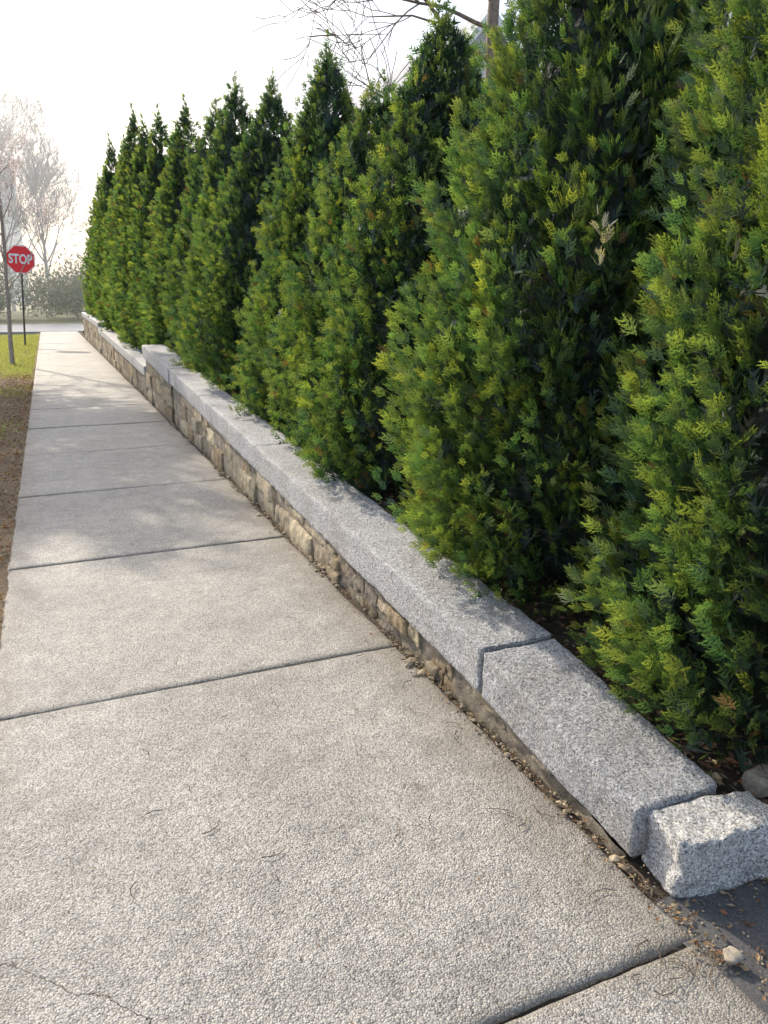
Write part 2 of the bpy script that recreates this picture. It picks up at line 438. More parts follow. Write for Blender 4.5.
# ------------------------------------------------------------------ gravel, litter, twigs
def ico():
    import bmesh
    bm = bmesh.new(); bmesh.ops.create_icosphere(bm, subdivisions=1, radius=1)
    V = np.array([v.co[:] for v in bm.verts]); F = np.array([[v.index for v in f.verts] for f in bm.faces]); bm.free(); return V, F
IV, IF = ico()
def pebbles(name, pts, sizes, cols, seed, label, mat=M_peb):
    r = np.random.default_rng(seed); mb = MB()
    for p, s, c in zip(pts, sizes, cols):
        V = IV*(1+.3*r.uniform(-1, 1, (len(IV), 1)))*np.array([1, r.uniform(.5, 1), r.uniform(.35, .7)])*s
        th = r.uniform(0, 6.28); ca, sa = math.cos(th), math.sin(th)
        V = np.stack([V[:, 0]*ca-V[:, 1]*sa, V[:, 0]*sa+V[:, 1]*ca, V[:, 2]], -1)+p
        mb.add(V, IF, c)
    obj(name, mb.mesh(name, mat), kind="stuff", label=label)
r = np.random.default_rng(8)
n = 3600
py = 1.0+r.uniform(0, 1, n)**1.4*9
clump = vn(np.stack([py*3, 0*py, 0*py], -1), 4)
kp = r.uniform(size=n) < np.clip(.6+clump, .15, 1)
py = py[kp]; clump = clump[kp]; n = len(py)
px = 1.303+(.010+.022*np.clip(clump+.2, 0, 1))*r.normal(size=n)
sz = r.uniform(.0015, .0055, n)*(1+(r.uniform(size=n) > .93)*2.6)*(1+.5*clump)
pz = np.where(px < 1.290, .001, -.010)+sz*.2
cols = np.array(TAN)[r.integers(len(TAN), size=n)]*r.uniform(.55, 1.2, (n, 1))
pebbles("gravel", np.stack([px, py, pz], -1), sz, cols, 1, "crumbled stones and grit along the wall foot")
n = 700
py = r.uniform(.6, 1.6, n); px = 1.30+abs(r.normal(size=n))*.25; sz = r.uniform(.0015, .005, n)
pebbles("gravel", np.stack([px, py, np.where(py < 1.2, -.008, bedz(py))+sz*.4], -1), sz, np.array(TAN)[r.integers(len(TAN), size=n)]*r.uniform(.5, 1.1, (n, 1)), 2, "grit on the driveway edge")

def nrm(a): return a/np.linalg.norm(a, axis=1)[:, None]
def leaves(name, P, S, cols, seed, label, flat=.5):
    r = np.random.default_rng(seed); n = len(P)
    a = r.uniform(0, 6.28, n); t1 = r.normal(size=n)*flat
    ax = nrm(np.stack([np.cos(a), np.sin(a), t1*.6], -1))
    sd = nrm(np.cross(ax, np.stack([r.normal(size=n)*flat, r.normal(size=n)*flat, np.ones(n)], -1)))
    up = np.cross(sd, ax)
    Tq = np.array([[-1, 0, .2], [-.1, -.5, .35], [.1, 0, 0], [-.1, .5, .35], [1, 0, .3]])
    V = P[:, None]+S[:, None, None]*(Tq[None, :, 0:1]*ax[:, None]+Tq[None, :, 1:2]*sd[:, None]+Tq[None, :, 2:3]*up[:, None])
    F = np.array([[0, 1, 2], [0, 2, 3], [1, 4, 2], [2, 4, 3]])[None]+np.arange(n)[:, None, None]*5
    C = np.repeat(cols[:, None], 5, 1)
    return obj(name, mesh_np(name, V, F.reshape(-1, 3), M_leaf, C.reshape(-1, 3)), kind="stuff", label=label)
LC = np.array([(.34, .19, .08), (.25, .14, .06), (.40, .27, .14), (.18, .10, .055), (.46, .36, .23), (.30, .12, .045)])
n = 4200
px = 1.60+r.uniform(0, 1, n)*.9; py = 1.15+r.uniform(0, 1, n)**1.5*4
P = np.stack([px, py, bedz(py)+.012+r.uniform(0, .02, n)], -1)
leaves("leaf_litter", P, r.uniform(.008, .022, n), LC[r.integers(6, size=n)]*r.uniform(.6, 1.3, (n, 1)), 3, "brown fallen leaves under the hedge")
n = 330
py = 1.0+r.uniform(0, 1, n)**1.6*6; px = 1.28-abs(r.normal(size=n))*.04+.03
P = np.stack([px, py, np.full(n, .008)], -1)
leaves("leaf_litter", P, r.uniform(.004, .011, n), LC[r.integers(6, size=n)]*r.uniform(.5, 1.1, (n, 1)), 4, "bits of dead leaf at the wall foot")
n = 260
py = r.uniform(.7, 1.2, n); px = 1.3+r.uniform(0, 1, n)*.6
leaves("leaf_litter", np.stack([px, py, np.full(n, -.002)], -1), r.uniform(.004, .012, n), LC[r.integers(6, size=n)]*r.uniform(.5, 1.1, (n, 1)), 14, "scattered leaf bits on the driveway edge")
n = 5200
px = -.36-abs(r.normal(size=n))*.45; py = 2.5+r.uniform(0, 1, n)*15
P = np.stack([px, py, np.full(n, .008)+r.uniform(0, .015, n)], -1)
leaves("leaf_litter", P, r.uniform(.008, .024, n), LC[r.integers(6, size=n)]*r.uniform(.6, 1.3, (n, 1)), 5, "dry leaves and mulch on the verge")
n = 200
px = r.uniform(-.3, 1.25, n); py = r.uniform(.7, 6, n)
leaves("leaf_litter", np.stack([px, py, np.full(n, .004)], -1), r.uniform(.002, .006, n), LC[r.integers(6, size=n)]*r.uniform(.5, 1.1, (n, 1)), 6, "scattered leaf crumbs on the concrete", .2)
mb = MB()
for i in range(70):
    if i < 32: p = np.array([r.uniform(1.08, 1.36), 1+r.uniform(0, 1)**2*2.6, .006]); L = r.uniform(.03, .12)
    elif i < 50: p = np.array([r.uniform(1.62, 2.0), r.uniform(1.25, 1.9), 0]); p[2] = bedz(p[1])+.03; L = r.uniform(.06, .2)
    else: p = np.array([r.uniform(-.2, 1.2), r.uniform(.9, 3.2), .006]); L = r.uniform(.02, .08)
    a = r.uniform(0, 6.28); pts = [p+np.array([math.cos(a+.3*q), math.sin(a+.3*q), 0])*L*q/3+np.array([0, 0, r.uniform(0, .006)]) for q in range(4)]
    tube(mb, pts, [.0018, .0015, .0013, .0007], 4, np.array([.20, .14, .09])*r.uniform(.5, 1.5))
obj("fallen_twigs", mb.mesh("fallen_twigs", M_leaf), kind="stuff", label="thin dry twigs on the concrete and soil")
mb = MB()
P = []
for t in np.linspace(0, 1, 30):
    x = 1.64+.55*t; y = 1.60-.16*t+.03*math.sin(t*9); P.append([x, y, bedz(y)+.030+.01*math.sin(t*7)])
tube(mb, P, [.010]*30, 8)
obj("garden_hose", mb.mesh("garden_hose", mat_plain("black_rubber", (.02, .02, .022), .5), True), label="black irrigation hose lying on soil behind the wall", category="hose")

n = 34000
py = 9+r.uniform(0, 1, n)*28; px = -2.28+r.uniform(0, 1, n)**.8*1.88
dens = vn(np.stack([px*1.5, py*.5, 0*px], -1), 5)*.5+.5
keep = (dens*.9+(py-13)/14*.8 > r.uniform(.3, 1.1, n)) & (px < -.38)
px, py = px[keep], py[keep]; n = len(px)
h = r.uniform(.03, .09, n); a = r.uniform(0, 6.28, n); wv = np.stack([np.cos(a), np.sin(a), 0*a], -1)*.007
B = np.stack([px, py, np.full(n, -.01)], -1); lean = r.normal(size=(n, 3))*.03; lean[:, 2] = h
V = np.stack([B-wv, B+wv, B+lean], 1); F = np.arange(n*3).reshape(-1, 3)
C = np.array([.27, .31, .11])*r.uniform(.7, 1.4, (n, 1))+np.array([.18, .14, .06])*r.uniform(0, 1, (n, 1))**1.2
obj("grass", mesh_np("grass", V, F, M_grassb, np.repeat(C[:, None], 3, 1).reshape(-1, 3)), kind="stuff", label="spring grass on the verge")

# ------------------------------------------------------------------ arborvitae
def fan_template(pairs, subs, wk=1):
    T = []
    def leaf(p, d, L, w, zc=0):
        d = np.array(d); s = np.array([-d[1], d[0]])
        a = p-s*w*.5*wk; b = p+s*w*.5*wk; c = p+d*L
        T.append([[a[0], a[1], zc], [b[0], b[1], zc], [c[0], c[1], zc-.10*L]])
    leaf(np.array([0., 0]), (0, 1.), 1, .06)
    for i in range(pairs):
        y = .08+.82*i/pairs
        for sgn in (-1, 1):
            ang = math.radians(36+6*math.sin(i*3+sgn)); d = np.array([sgn*math.sin(ang), math.cos(ang)])
            L = .62*(1-.62*y)*(.75+.5*((i*7+sgn*3) % 5)/5)
            p = np.array([0, y+(.03 if sgn > 0 else 0)])
            leaf(p, d, L, .085, .03*sgn)
            for q in range(subs):
                s2 = -sgn if q % 2 else sgn
                an2 = ang*sgn+s2*math.radians(34); d2 = np.array([math.sin(an2), math.cos(an2)])
                leaf(p+d*L*(.28+.3*q), d2, L*.45, .07, .03*sgn)
    return np.array(T)
T_hi = fan_template(4, 2, 1.1); T_mid = fan_template(3, 1, 1.5); T_lo = fan_template(3, 0, 2.1); T_in = fan_template(3, 0, 1.8)
DARK = np.array([.026, .055, .034]); MID = np.array([.068, .132, .050]); LITE = np.array([.25, .315, .080])  # foliage greens; LITE also puts sunlight on spray edges into the colour

def place_fans(T, O, D, Nn, Lf):
    S = np.cross(D, Nn); Tn = T.reshape(-1, 3)
    V = O[:, None]+Lf[:, None, None]*(Tn[None, :, 0:1]*S[:, None]+Tn[None, :, 1:2]*D[:, None]+Tn[None, :, 2:3]*Nn[:, None])
    return V, Tn

def make_crown(name, H, R, seed, nplume, fans, L, T, special=None, backkeep=.12, plume=1.0, pw=.8, zcut=99, inner=3000, leank=0., near=False, Lin=.12):
    r = np.random.default_rng(seed)
    up = np.array([0, 0, 1.])
    def pf(t): return np.clip(1-t**2.0, 0, 1)**pw*(.95+.05*np.clip(t/.1, 0, 1))
    def rn(t, th):
        return R*pf(t)*(1+.28*fbm(np.stack([np.cos(th)*1.3, np.sin(th)*1.3, t*H*.9], -1)*1.6+seed, seed, 2))
    def vis(t, th, q):
        k = (np.cos(th-math.radians(-135)) > -.30) if near else ((np.cos(th) < .45) | ((t > .55) & (np.sin(th) < .2)))
        return k | (r.uniform(size=len(t)) < q)
    tc = np.linspace(0.02, 1, 400); cdf = np.cumsum(pf(tc)+.10); cdf /= cdf[-1]
    u = (np.arange(nplume)+r.uniform(0, 1, nplume))/nplume
    t = np.interp(u, cdf, tc); n = len(t)
    th = (np.arange(n)*2.39996+r.normal(size=n)*.25) % (2*np.pi)
    keep = vis(t, th, backkeep)
    keep &= (t*H < zcut) | (r.uniform(size=n) < .3)
    t, th = t[keep], th[keep]; n = len(t)
    rad = rn(t, th)*r.uniform(.74, 1.07, n)*np.where(t < .06, .93, 1)
    outw = np.stack([np.cos(th), np.sin(th), 0*th], -1)
    C = outw*rad[:, None]; C[:, 2] = t*H*.98
    ax = nrm(outw*(.62-.45*t)[:, None]+up*(.80+.6*t)[:, None]+r.normal(size=(n, 3))*.14)
    hl = r.uniform(.11, .27, n)*plume*(1-.4*t); pr = hl*r.uniform(.36, .54, n)*(1-.25*t)
    pk = r.uniform(0, 1, n); ptype = r.uniform(size=n)
    nl = 7
    tz = np.linspace(.84, 1.0, nl)
    C = np.concatenate([C, np.stack([r.normal(size=nl)*.02, r.normal(size=nl)*.02, tz*H], -1)])
    ax = np.concatenate([ax, np.repeat(up[None], nl, 0)]); hl = np.concatenate([hl, np.full(nl, .13)]); pr = np.concatenate([pr, np.full(nl, .05)*(1.4-np.arange(nl)/nl)])
    outw = np.concatenate([outw, r.normal(size=(nl, 3))*.5]); pk = np.concatenate([pk, np.full(nl, .6)]); ptype = np.concatenate([ptype, np.full(nl, .5)])
    if special is not None:
        C = np.concatenate([C, special['c'][None]]); ax = np.concatenate([ax, np.array([[-.2, -.2, 1.]])/1.04]); hl = np.append(hl, .10); pr = np.append(pr, .04)
        outw = np.concatenate([outw, special['o'][None]]); pk = np.append(pk, 1); ptype = np.append(ptype, 9)
    n = len(C); idx = np.repeat(np.arange(n), fans); m = len(idx)
    s = r.uniform(-1, 1, m); ph = r.uniform(0, 2*np.pi, m)
    A = ax[idx]; tmp = nrm(np.cross(A, np.array([.3, .5, .1]))); B2 = np.cross(A, tmp)
    rd = tmp*np.cos(ph)[:, None]+B2*np.sin(ph)[:, None]
    rr = r.uniform(.35, 1, m)**.6
    loc = rd*(pr[idx]*np.sqrt(np.clip(1-s*s, 0, 1))*rr)[:, None]
    O = C[idx]+A*(hl[idx]*s)[:, None]+loc
    ow = outw[idx]
    face = (rd*ow).sum(1)
    kp = (face > -.3) | (r.uniform(size=m) < .15)
    idx, s, A, rd, rr, O, ow, face = [q[kp] for q in (idx, s, A, rd, rr, O, ow, face)]; m = len(idx)
    D = nrm(A*.95+rd*.65*rr[:, None]+ow*.25+r.normal(size=(m, 3))*.26)
    Nn = np.cross(ow, up)+r.normal(size=(m, 3))*.55+rd*.5
    Nn -= D*(Nn*D).sum(1)[:, None]; Nn = nrm(Nn)
    Lf = L*r.uniform(.6, 1.3, m)*(1.05-.3*np.clip(C[idx][:, 2]/H, 0, 1))
    Lf = np.where(ptype[idx] > 5, Lf*.8, Lf)
    O = O-D*(Lf*.4)[:, None]
    V, Tn = place_fans(T, O, D, Nn, Lf)
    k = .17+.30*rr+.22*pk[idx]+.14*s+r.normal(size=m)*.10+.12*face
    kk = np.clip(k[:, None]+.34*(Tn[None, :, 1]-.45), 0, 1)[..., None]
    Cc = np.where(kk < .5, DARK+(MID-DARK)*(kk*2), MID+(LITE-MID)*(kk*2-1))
    pt = ptype[idx]
    Cc = np.where((pt < .22)[:, None, None], Cc*np.array([1.2, 1.06, .9]), Cc)
    Cc = np.where((pt > .75)[:, None, None], Cc*np.array([.75, .92, 1.15]), Cc)
    br = (r.uniform(size=m) < .015) & (rr < .9)
    Cc = np.where(br[:, None, None], np.array([.17, .11, .06]), Cc)
    Cc = np.where((pt > 5)[:, None, None], np.array([.50, .47, .42])*(.5+.5*kk), Cc)
    V = V.reshape(-1, 3); Cc = Cc.reshape(-1, 3)
    mi = inner
    u = (np.arange(mi)+r.uniform(0, 1, mi))/mi; t = np.interp(u, cdf, tc)*.95; th = r.uniform(0, 2*np.pi, mi)
    kp = vis(t, th, .25); t, th = t[kp], th[kp]; mi = len(t)
    rad = rn(t, th)*r.uniform(.70, .92, mi)
    ow = np.stack([np.cos(th), np.sin(th), 0*th], -1); O = ow*rad[:, None]; O[:, 2] = t*H
    D = nrm(up*.8+ow*.45+r.normal(size=(mi, 3))*.45)
    Nn = ow*.8+r.normal(size=(mi, 3))*.6; Nn -= D*(Nn*D).sum(1)[:, None]; Nn = nrm(Nn)
    Lf = Lin*r.uniform(.7, 1.3, mi); O = O-D*(Lf*.4)[:, None]
    V2, Tn2 = place_fans(T_in, O, D, Nn, Lf)
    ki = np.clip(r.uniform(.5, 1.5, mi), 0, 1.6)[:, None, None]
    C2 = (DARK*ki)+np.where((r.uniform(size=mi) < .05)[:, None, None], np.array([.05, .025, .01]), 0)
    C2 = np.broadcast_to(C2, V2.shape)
    V = np.concatenate([V, V2.reshape(-1, 3)]); Cc = np.concatenate([Cc, C2.reshape(-1, 3)])
    F = np.arange(len(V)).reshape(-1, 3)
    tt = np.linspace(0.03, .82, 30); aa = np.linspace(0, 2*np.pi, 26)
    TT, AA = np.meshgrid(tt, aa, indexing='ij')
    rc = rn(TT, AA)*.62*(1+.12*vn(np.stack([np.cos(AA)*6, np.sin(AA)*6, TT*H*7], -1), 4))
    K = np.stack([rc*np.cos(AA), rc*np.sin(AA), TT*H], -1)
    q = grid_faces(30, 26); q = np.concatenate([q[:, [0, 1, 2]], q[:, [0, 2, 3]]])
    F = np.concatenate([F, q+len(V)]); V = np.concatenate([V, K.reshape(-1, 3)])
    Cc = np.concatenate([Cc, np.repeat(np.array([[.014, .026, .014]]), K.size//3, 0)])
    lean = np.array([.04*math.sin(seed), .05*math.cos(seed*2), 0])*leank
    V = V+lean*(V[:, 2:3]/H)**2*2
    return mesh_np(name, V, F, M_fol, Cc)

TX = 2.30
trees = [  # y, topZ, R, dx, level, pw
    (1.50, 4.2, .82, .10, 0, .5), (2.84, 3.95, .90, .05, 0, 1.25), (4.42, 3.12, .80, -.03, 1, 1.0), (5.45, 2.95, .78, .03, 1, .8), (6.5, 3.45, .80, -.0, 1, 1.1),
    (8.2, 3.6, .86, 0, 1, 1.1), (9.8, 3.95, .86, 0, 2, 1.05), (11.2, 4.05, .82, .08, 2, .95), (13.0, 4.4, .86, 0, 3, 1), (14.3, 4.2, .82, .1, 3, 1), (15.7, 4.75, .86, 0, 3, 1),
    (17.6, 5.0, .90, 0, 3, 1), (19.6, 5.6, .90, 0, 3, 1), (21.8, 5.3, .90, 0, 3, 1), (25.4, 6.0, .90, 0, 3, 1), (23.6, 5.3, .90, .1, 3, 1), (28.0, 5.6, .90, 0, 3, 1), (31.0, 5.7, .92, 0, 3, 1)]
far_meshes = []
def trunk_mesh(H, seed):
    mb = MB(); P = [[.02*math.sin(q*1.3+seed), .02*math.cos(q+seed), H*.85*q/8-.05] for q in range(9)]
    tube(mb, P, [.07*(1-q/9.5) for q in range(9)], 8)
    return mb.mesh("trunk", M_bark, True)
for i, (y, tz, R, dx, lv, pw) in enumerate(trees):
    zb = float(bedz(y)); H = tz-zb
    x = TX+dx
    lab = ["dense green arborvitae with ragged outline behind the granite capstones", "broad green arborvitae with a bleached dead sprig", "pointed green arborvitae in the hedge row behind the wall",
           "slim dark pointed arborvitae in the hedge row"][0 if i == 0 else 1 if i == 1 else 2 if lv < 3 else 3]
    e = empty("arborvitae_tree", (x, y, zb), label=lab, category="tree", group="arborvitae hedge behind the wall")
    sc = 1
    if lv == 0:
        sp = None
        if i == 1: sp = dict(c=np.array([1.67-x, 2.11-y, 1.69-zb]), o=np.array([-.6, -.7, 0]))
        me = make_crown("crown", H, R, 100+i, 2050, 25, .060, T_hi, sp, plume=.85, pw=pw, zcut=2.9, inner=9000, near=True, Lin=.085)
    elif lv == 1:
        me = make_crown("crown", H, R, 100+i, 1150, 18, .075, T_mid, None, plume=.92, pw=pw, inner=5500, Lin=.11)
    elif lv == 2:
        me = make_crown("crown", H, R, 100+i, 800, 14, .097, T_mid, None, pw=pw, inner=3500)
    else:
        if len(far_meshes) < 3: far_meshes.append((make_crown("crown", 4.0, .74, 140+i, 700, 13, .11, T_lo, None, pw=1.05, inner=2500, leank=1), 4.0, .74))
        me, h_, r_ = far_meshes[i % len(far_meshes)]
        sc = (R/r_, R/r_, H/h_)
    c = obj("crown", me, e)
    t = obj("trunk", trunk_mesh(H, i), e)
    if sc != 1:
        c.scale = sc; c.rotation_euler = (0, 0, 0.25*math.sin(i*2.1))

# ------------------------------------------------------------------ bare trees
def grow(mb, p, d, L, rad, depth, r, sides, upb=.12, spread=.75, kids=3, tips=None, wander=.16, minr=.003, c=None):
    n = 5; pts = [np.array(p, float)]; dd = np.array(d, float); dd /= np.linalg.norm(dd)
    for q in range(n):
        dd = dd+r.normal(size=3)*wander+np.array([0, 0, upb*.5]); dd /= np.linalg.norm(dd)
        pts.append(pts[-1]+dd*L/n)
    r1 = max(minr, rad*.45)
    rads = np.linspace(rad, r1, n+1)
    tube(mb, pts, rads, sides if depth > 1 else 3, c)
    if tips is not None and depth <= 1:
        tips.extend(pts[2:])
    if depth <= 0: return
    for q in range(kids+1):
        if q == kids: f = n; nd = dd+r.normal(size=3)*.25
        else:
            f = 1+int(r.integers(1, n)); base = pts[f]-pts[f-1]; base /= np.linalg.norm(base)
            s, t_ = frame(base); a = r.uniform(0, 6.28)
            nd = base+(s*math.cos(a)+t_*math.sin(a))*r.uniform(.5, 1.1)*spread*1.2+np.array([0, 0, upb])
        grow(mb, pts[f], nd, L*r.uniform(.5, .78), max(minr, rads[f]*.62), depth-1, r, sides, upb, spread, kids, tips, wander, minr, c)

def bare_tree(loc, label, seed, th, tr, crownL, depth, kids, mat, minr=.004, trunk_lean=(0, 0), limbs=5, spread=.8, group=None, meshes=None):
    e = empty("bare_tree", loc, label=label, category="tree", group=group)
    if meshes is None:
        r = np.random.default_rng(seed); mt = MB(); mc = MB()
        pts = [np.array([trunk_lean[0]*q/5+r.normal()*.03*th*.1, trunk_lean[1]*q/5+r.normal()*.03*th*.1, th*q/5-.1]) for q in range(6)]
        rad = np.linspace(tr, tr*.55, 6); tube(mt, pts, rad, 8)
        for q in range(limbs):
            f = pts[2+q % 4] if q < limbs-1 else pts[5]
            a = q*2.4+r.uniform(-.4, .4)
            d = np.array([math.cos(a)*spread, math.sin(a)*spread, .8]) if q < limbs-1 else np.array([0, 0, 1.])
            grow(mc, f, d, crownL*r.uniform(.8, 1.1), tr*.45, depth, r, 5, .12, .75, kids, None, .14, minr)
        meshes = (mt.mesh("trunk", mat, True), mc.mesh("branches", mat, True))
    obj("trunk", meshes[0], e); obj("branches", meshes[1], e)
    return meshes, e

r = np.random.default_rng(12)
e = empty("young_street_tree", (-.88, 20.2, -.02), label="young blossoming street tree with thin pale trunk on grass", category="tree")
mt = MB(); tube(mt, [[0, 0, -.1], [.03, 0, .6], [.08, 0, 1.3], [.11, 0, 2.0], [.15, 0, 2.6], [.18, 0, 3.5], [.2, .02, 4.4], [.22, .02, 5.2]], [.065, .050, .045, .042, .040, .035, .03, .018], 10)
obj("trunk", mt.mesh("trunk", M_lbark, True), e)
mc = MB(); tips = []
for q in range(9):
    a = q*2.4; z = 1.7+.3*q
    grow(mc, [.10+.03*(z-1.7), 0, z], [math.cos(a)*.65, math.sin(a)*.65, .9], r.uniform(1.0, 1.4)*(1-.05*q), .017, 3, r, 5, .15, .6, 2, tips, .12, .003)
obj("branches", mc.mesh("branches", M_lbark, True), e)
tips = np.array(tips); NB = 4200; sel = r.integers(len(tips), size=NB); P = tips[sel]+r.normal(size=(NB, 3))*.035; n = len(P)
a = nrm(r.normal(size=(n, 3))); b_ = nrm(np.cross(a, r.normal(size=(n, 3))))
S = r.uniform(.008, .018, n)[:, None]
V = np.stack([P-a*S, P-b_*S, P+a*S, P+b_*S], 1)
C = np.array([.80, .72, .70])*r.uniform(.85, 1.15, (n, 1))
obj("blossom", mesh_np("blossom", V, np.arange(n*4).reshape(-1, 4), M_blos, np.repeat(C[:, None], 4, 1).reshape(-1, 3)), e)

bare_tree((-3.30, 18.0, -.05), "bare street tree with dense fine twigs by the kerb", 5, 5.2, .15, 1.75, 4, 5, M_bark, .0145, limbs=10, spread=.6)

r = np.random.default_rng(21)
e = empty("bare_tree", (6.2, 10.4, .5), label="bare brown tree behind the hedge beside the house", category="tree")
mt = MB(); tube(mt, [[0, 0, -.3], [0, 0, 1.8], [-.05, .05, 3.4], [-.10, 0, 4.6], [.0, .1, 5.8], [.15, .1, 7.2], [.2, .1, 8.6]], [.13, .11, .095, .085, .07, .055, .03], 8)
obj("trunk", mt.mesh("trunk", M_bark, True), e)
mc = MB()
limbs = [([-.05, .02, 3.6], [-1, -.1, .08], 1.5, .05), ([-.1, 0, 4.2], [-1, .1, .25], 1.6, .04), ([0, .1, 5.0], [-1, -.2, .0], 1.5, .035), ([-.05, 0, 4.6], [-.8, .5, .3], 1.4, .035),
         ([.05, .1, 5.6], [.8, .3, .6], 1.4, .03), ([.1, .1, 6.4], [-.9, 0, .3], 1.4, .03), ([0, 0, 4.0], [.8, .5, .4], 1.3, .03), ([.2, .1, 8.4], [0, 0, 1], 1.2, .025)]
for p, d, L, rd_ in limbs:
    grow(mc, p, d, L, rd_, 3, r, 5, .02, .7, 3, None, .13, .006)
obj("branches", mc.mesh("branches", M_bark, True), e)

GL = "leafless trees beyond the cross street"
mA, _ = bare_tree((-10.5, 84, -.1), "tall leafless tree beyond the cross street", 31, 9, .26, 6.0, 4, 3, M_fbark, .017, limbs=8, spread=.6, group=GL)
mB_, _ = bare_tree((-4.2, 78, -.1), "tall leafless tree beyond the cross street", 32, 8, .20, 5.0, 4, 3, M_fbark, .017, limbs=8, spread=.6, group=GL)
for q, (x, y, s) in enumerate([(-7.0, 100, 1.3), (0.5, 92, 1.0), (-11, 130, 1.6), (-4.0, 118, 1.35)]):
    _, e = bare_tree((x, y, -.1), "tall leafless tree beyond the cross street", 0, 0, 0, 0, 0, 0, None, group=GL, meshes=(mA, mB_)[q % 2])
    e.scale = (s, s, s*1.1); e.rotation_euler = (0, 0, q*1.1)

def shrub(name, x0, x1, y0, y1, h, n, size, cols, seed, label):
    r = np.random.default_rng(seed)
    nc = 110; cx = r.uniform(x0, x1, nc); cy = r.uniform(y0, y1, nc); ch = h*r.uniform(.45, 1, nc); cr = r.uniform(1.2, 2.4, nc)
    k = r.integers(nc, size=n); u = r.normal(size=(n, 3)); u /= np.linalg.norm(u, axis=1)[:, None]; u *= r.uniform(.4, 1, n)[:, None]
    P = np.stack([cx[k]+u[:, 0]*cr[k], cy[k]+u[:, 1]*cr[k], np.clip(ch[k]*.5*(1+u[:, 2]), 0, None)], -1)
    a = r.normal(size=(n, 3)); a[:, 2] = abs(a[:, 2])*1.4; a = nrm(a); b_ = nrm(np.cross(a, r.normal(size=(n, 3))))
    S = size*r.uniform(.5, 1.4, n)[:, None]
    V = np.stack([P-a*S, P-b_*S*.3, P+a*S, P+b_*S*.3], 1)
    C = np.array(cols)[r.integers(len(cols), size=n)]*r.uniform(.7, 1.3, (n, 1))
    obj(name, mesh_np(name, V, np.arange(n*4).reshape(-1, 4), M_leaf, np.repeat(C[:, None], 4, 1).reshape(-1, 3)), kind="stuff", label=label)
shrub("shrubbery", -28, 16, 64, 76, 6.0, 56000, .17, [(.28, .26, .20), (.23, .28, .18), (.32, .29, .22), (.19, .25, .17)], 5, "tangled brown shrubs beyond the cross street")

# ------------------------------------------------------------------ stop sign
e = empty("stop_sign", (-.78, 28.3, -.02), label="red octagonal stop sign on a thin metal post", category="traffic sign")
M_red = mat_plain("sign_red", (.97, .04, .05), .4, .03, 3, bd=0); M_wht = mat_plain("sign_white", (.92, .92, .92), .45, .03, 3, bd=0)
M_met = mat_plain("galvanised_steel", (.12, .12, .11), .5, .2, 20, .3)
def octa(R, y, th, mat, name, parent, z):
    V = []
    for yy in (y, y+th):
        for q in range(8):
            a = math.pi/8+q*math.pi/4; V.append([R*math.cos(a), yy, z+R*math.sin(a)])
    me = bpy.data.meshes.new(name); me.from_pydata(V, [], [list(range(8)), list(range(15, 7, -1))]+[[q, q+8, (q+1) % 8+8, (q+1) % 8] for q in range(8)])
    me.update(); me.materials.append(mat); return obj(name, me, parent)
def octring(R0, R1, y, mat, name, parent, z):
    V = []
    for RR in (R0, R1):
        for q in range(8):
            a = math.pi/8+q*math.pi/4; V.append([RR*math.cos(a), y, z+RR*math.sin(a)])
    me = bpy.data.meshes.new(name); me.from_pydata(V, [], [[q, (q+1) % 8, (q+1) % 8+8, q+8] for q in range(8)]); me.update(); me.materials.append(mat); return obj(name, me, parent)
SZ = 2.75
mb = MB(); tube(mb, [[0, .045, -.2], [0, .045, SZ+.35]], [.032, .032], 8)
obj("post", mb.mesh("post", M_met), e)
RO = .47
octa(RO, 0, .006, M_red, "sign_plate", e, SZ)
octring(RO*.985, RO*.93, -.006, M_wht, "border", e, SZ)
cu = bpy.data.curves.new("lettering", 'FONT'); cu.body = "STOP"; cu.align_x = 'CENTER'; cu.align_y = 'CENTER'; cu.size = .40; cu.extrude = .001; cu.offset = .012
to = bpy.data.objects.new("tmp_text", cu); COL.objects.link(to)
dg = bpy.context.evaluated_depsgraph_get(); me = bpy.data.meshes.new_from_object(to.evaluated_get(dg)); bpy.data.objects.remove(to)
me.materials.clear(); me.materials.append(M_wht)
t = obj("lettering", me, e); t.rotation_euler = (math.radians(90), 0, 0); t.location = (0, -.010, SZ); t.scale = (.74, 1.0, 1)
e.rotation_euler = (0, math.radians(4.0), math.radians(-12))

# ------------------------------------------------------------------ house behind the hedge
m, nt2, b, _ = new_mat("white_clapboard"); co = coords(nt2); s = N(nt2, 'SeparateXYZ'); nt2.links.new(co, s.inputs[0])
fr = mth(nt2, 'FRACT', mth(nt2, 'MULTIPLY', s.outputs[2], 8))
c = mixc(nt2, ramp(nt2, noise(nt2, co, 2, 4), [(.3, (.82, .83, .84)), (.7, (.88, .89, .9))]).outputs[0], ramp(nt2, fr, [(0, .55), (.12, 1)]).outputs[0], 1, 'MULTIPLY')
nt2.links.new(c, b.inputs['Base Color']); bump(nt2, b, fr, .02, 1); M_clap = m
M_roof = mat_plain("roof_shingle", (.42, .43, .46), .85, .3, 8)
M_glass = mat_plain("window_glass", (.20, .25, .30), .12, .2, 2, bd=0)
hx0, hx1, hy, hd, ze, zr = 7.7, 11.3, 16.5, 9.0, 5.3, 7.4
e = empty("house", (hx0, hy, .6), label="white clapboard house with steep gable roof behind the hedge", category="house")
xm = (hx0+hx1)/2
def pm(name, V, F, mat, par):
    me = bpy.data.meshes.new(name); me.from_pydata(V, [], F); me.update(); me.materials.append(mat)
    o = obj(name, me, par); o.matrix_parent_inverse = Matrix.Translation(-Vector((hx0, hy, .6))); return o
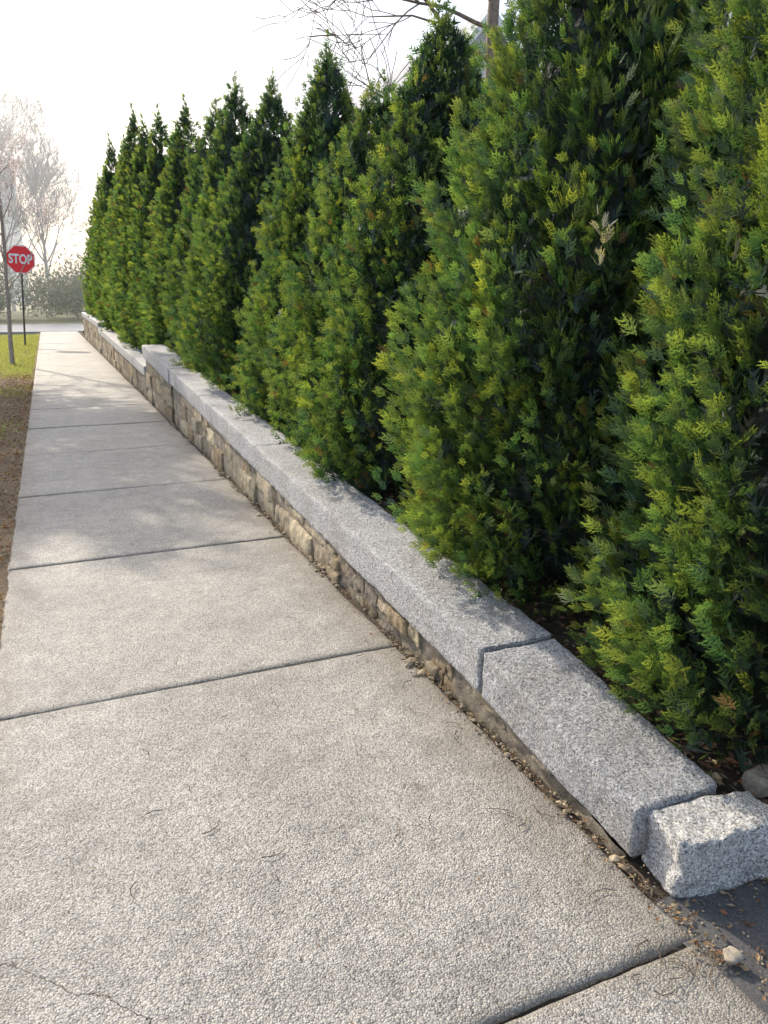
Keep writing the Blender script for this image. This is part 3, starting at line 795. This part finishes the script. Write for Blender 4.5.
V = [(hx0, hy, .4), (hx1, hy, .4), (hx1, hy, ze), (xm, hy, zr), (hx0, hy, ze)]; V += [(x, y+hd, z) for x, y, z in V]
pm("wall", V, [[0, 1, 2, 3, 4], [9, 8, 7, 6, 5], [0, 4, 9, 5], [1, 6, 7, 2]], M_clap, e)
ov = .3; sl = (zr-ze)/(xm-hx0)
def roofside(sg):
    xe = xm+sg*((xm-hx0)+ov); zz = zr-sl*((xm-hx0)+ov)
    a = [(xm, hy-ov, zr+.02), (xe, hy-ov, zz+.02), (xe, hy+hd+ov, zz+.02), (xm, hy+hd+ov, zr+.02)]
    return a+[(x, y, z+.14) for x, y, z in a]
V = roofside(-1)+roofside(1)
fs = [[0, 1, 2, 3], [4, 7, 6, 5], [0, 4, 5, 1], [1, 5, 6, 2], [2, 6, 7, 3]]
pm("roof", V, fs+[[q+8 for q in f] for f in fs], M_roof, e)
def boxv(x0, x1, y0, y1, z0, z1):
    return [(x0, y0, z0), (x1, y0, z0), (x1, y1, z0), (x0, y1, z0), (x0, y0, z1), (x1, y0, z1), (x1, y1, z1), (x0, y1, z1)], [[0, 3, 2, 1], [4, 5, 6, 7], [0, 1, 5, 4], [1, 2, 6, 5], [2, 3, 7, 6], [3, 0, 4, 7]]
for wx, wz in ((xm-.05, 5.55), (xm-1.0, 3.2), (xm+1.0, 3.2)):
    V, F = boxv(wx-.38, wx+.38, hy-.02, hy+.05, wz-.55, wz+.55); wo = pm("window", V, F, M_glass, e)
    V = []; F = []
    for (a0, a1, b0, b1) in ((-.46, -.38, -.63, .63), (.38, .46, -.63, .63), (-.38, .38, .55, .63), (-.38, .38, -.63, -.55), (-.38, .38, -.025, .025)):
        v, f = boxv(wx+a0, wx+a1, hy-.05, hy-.022, wz+b0, wz+b1); F += [[q+len(V) for q in g] for g in f]; V += v
    fo = pm("frame", V, F, M_wht, wo); fo.matrix_parent_inverse = Matrix.Identity(4)
for sg in (-1, 1):
    xe = xm+sg*((xm-hx0)+ov); zz = zr-sl*((xm-hx0)+ov)
    V = [(xm, hy-ov-.03, zr+.17), (xe, hy-ov-.03, zz+.17), (xe, hy-ov-.03, zz-.05), (xm, hy-ov-.03, zr-.05)]; V += [(x, y+.026, z) for x, y, z in V]
    pm("trim", V, [[0, 1, 2, 3], [7, 6, 5, 4], [0, 4, 5, 1], [3, 2, 6, 7], [1, 5, 6, 2]], M_wht, e)

m, nt2, b, _ = new_mat("hazy_tower"); co = coords(nt2); s = N(nt2, 'SeparateXYZ'); nt2.links.new(co, s.inputs[0])
fr = mth(nt2, 'FRACT', mth(nt2, 'MULTIPLY', s.outputs[2], 1/3.2))
nt2.links.new(ramp(nt2, fr, [(.45, (.70, .74, .78)), (.5, (.50, .58, .66))]).outputs[0], b.inputs['Base Color']); b.inputs['Roughness'].default_value = .7  # pale blue-grey puts distance haze into the wall colour
V, F = boxv(-14, -7, 420, 432, -.2, 60); V2, F2 = boxv(-12.5, -8.5, 422, 430, 60, 65)
me = bpy.data.meshes.new("apartment_tower"); me.from_pydata(V+V2, [], F+[[q+8 for q in f] for f in F2]); me.update(); me.materials.append(m)
obj("apartment_tower", me, label="distant pale apartment tower with window bands", category="building")
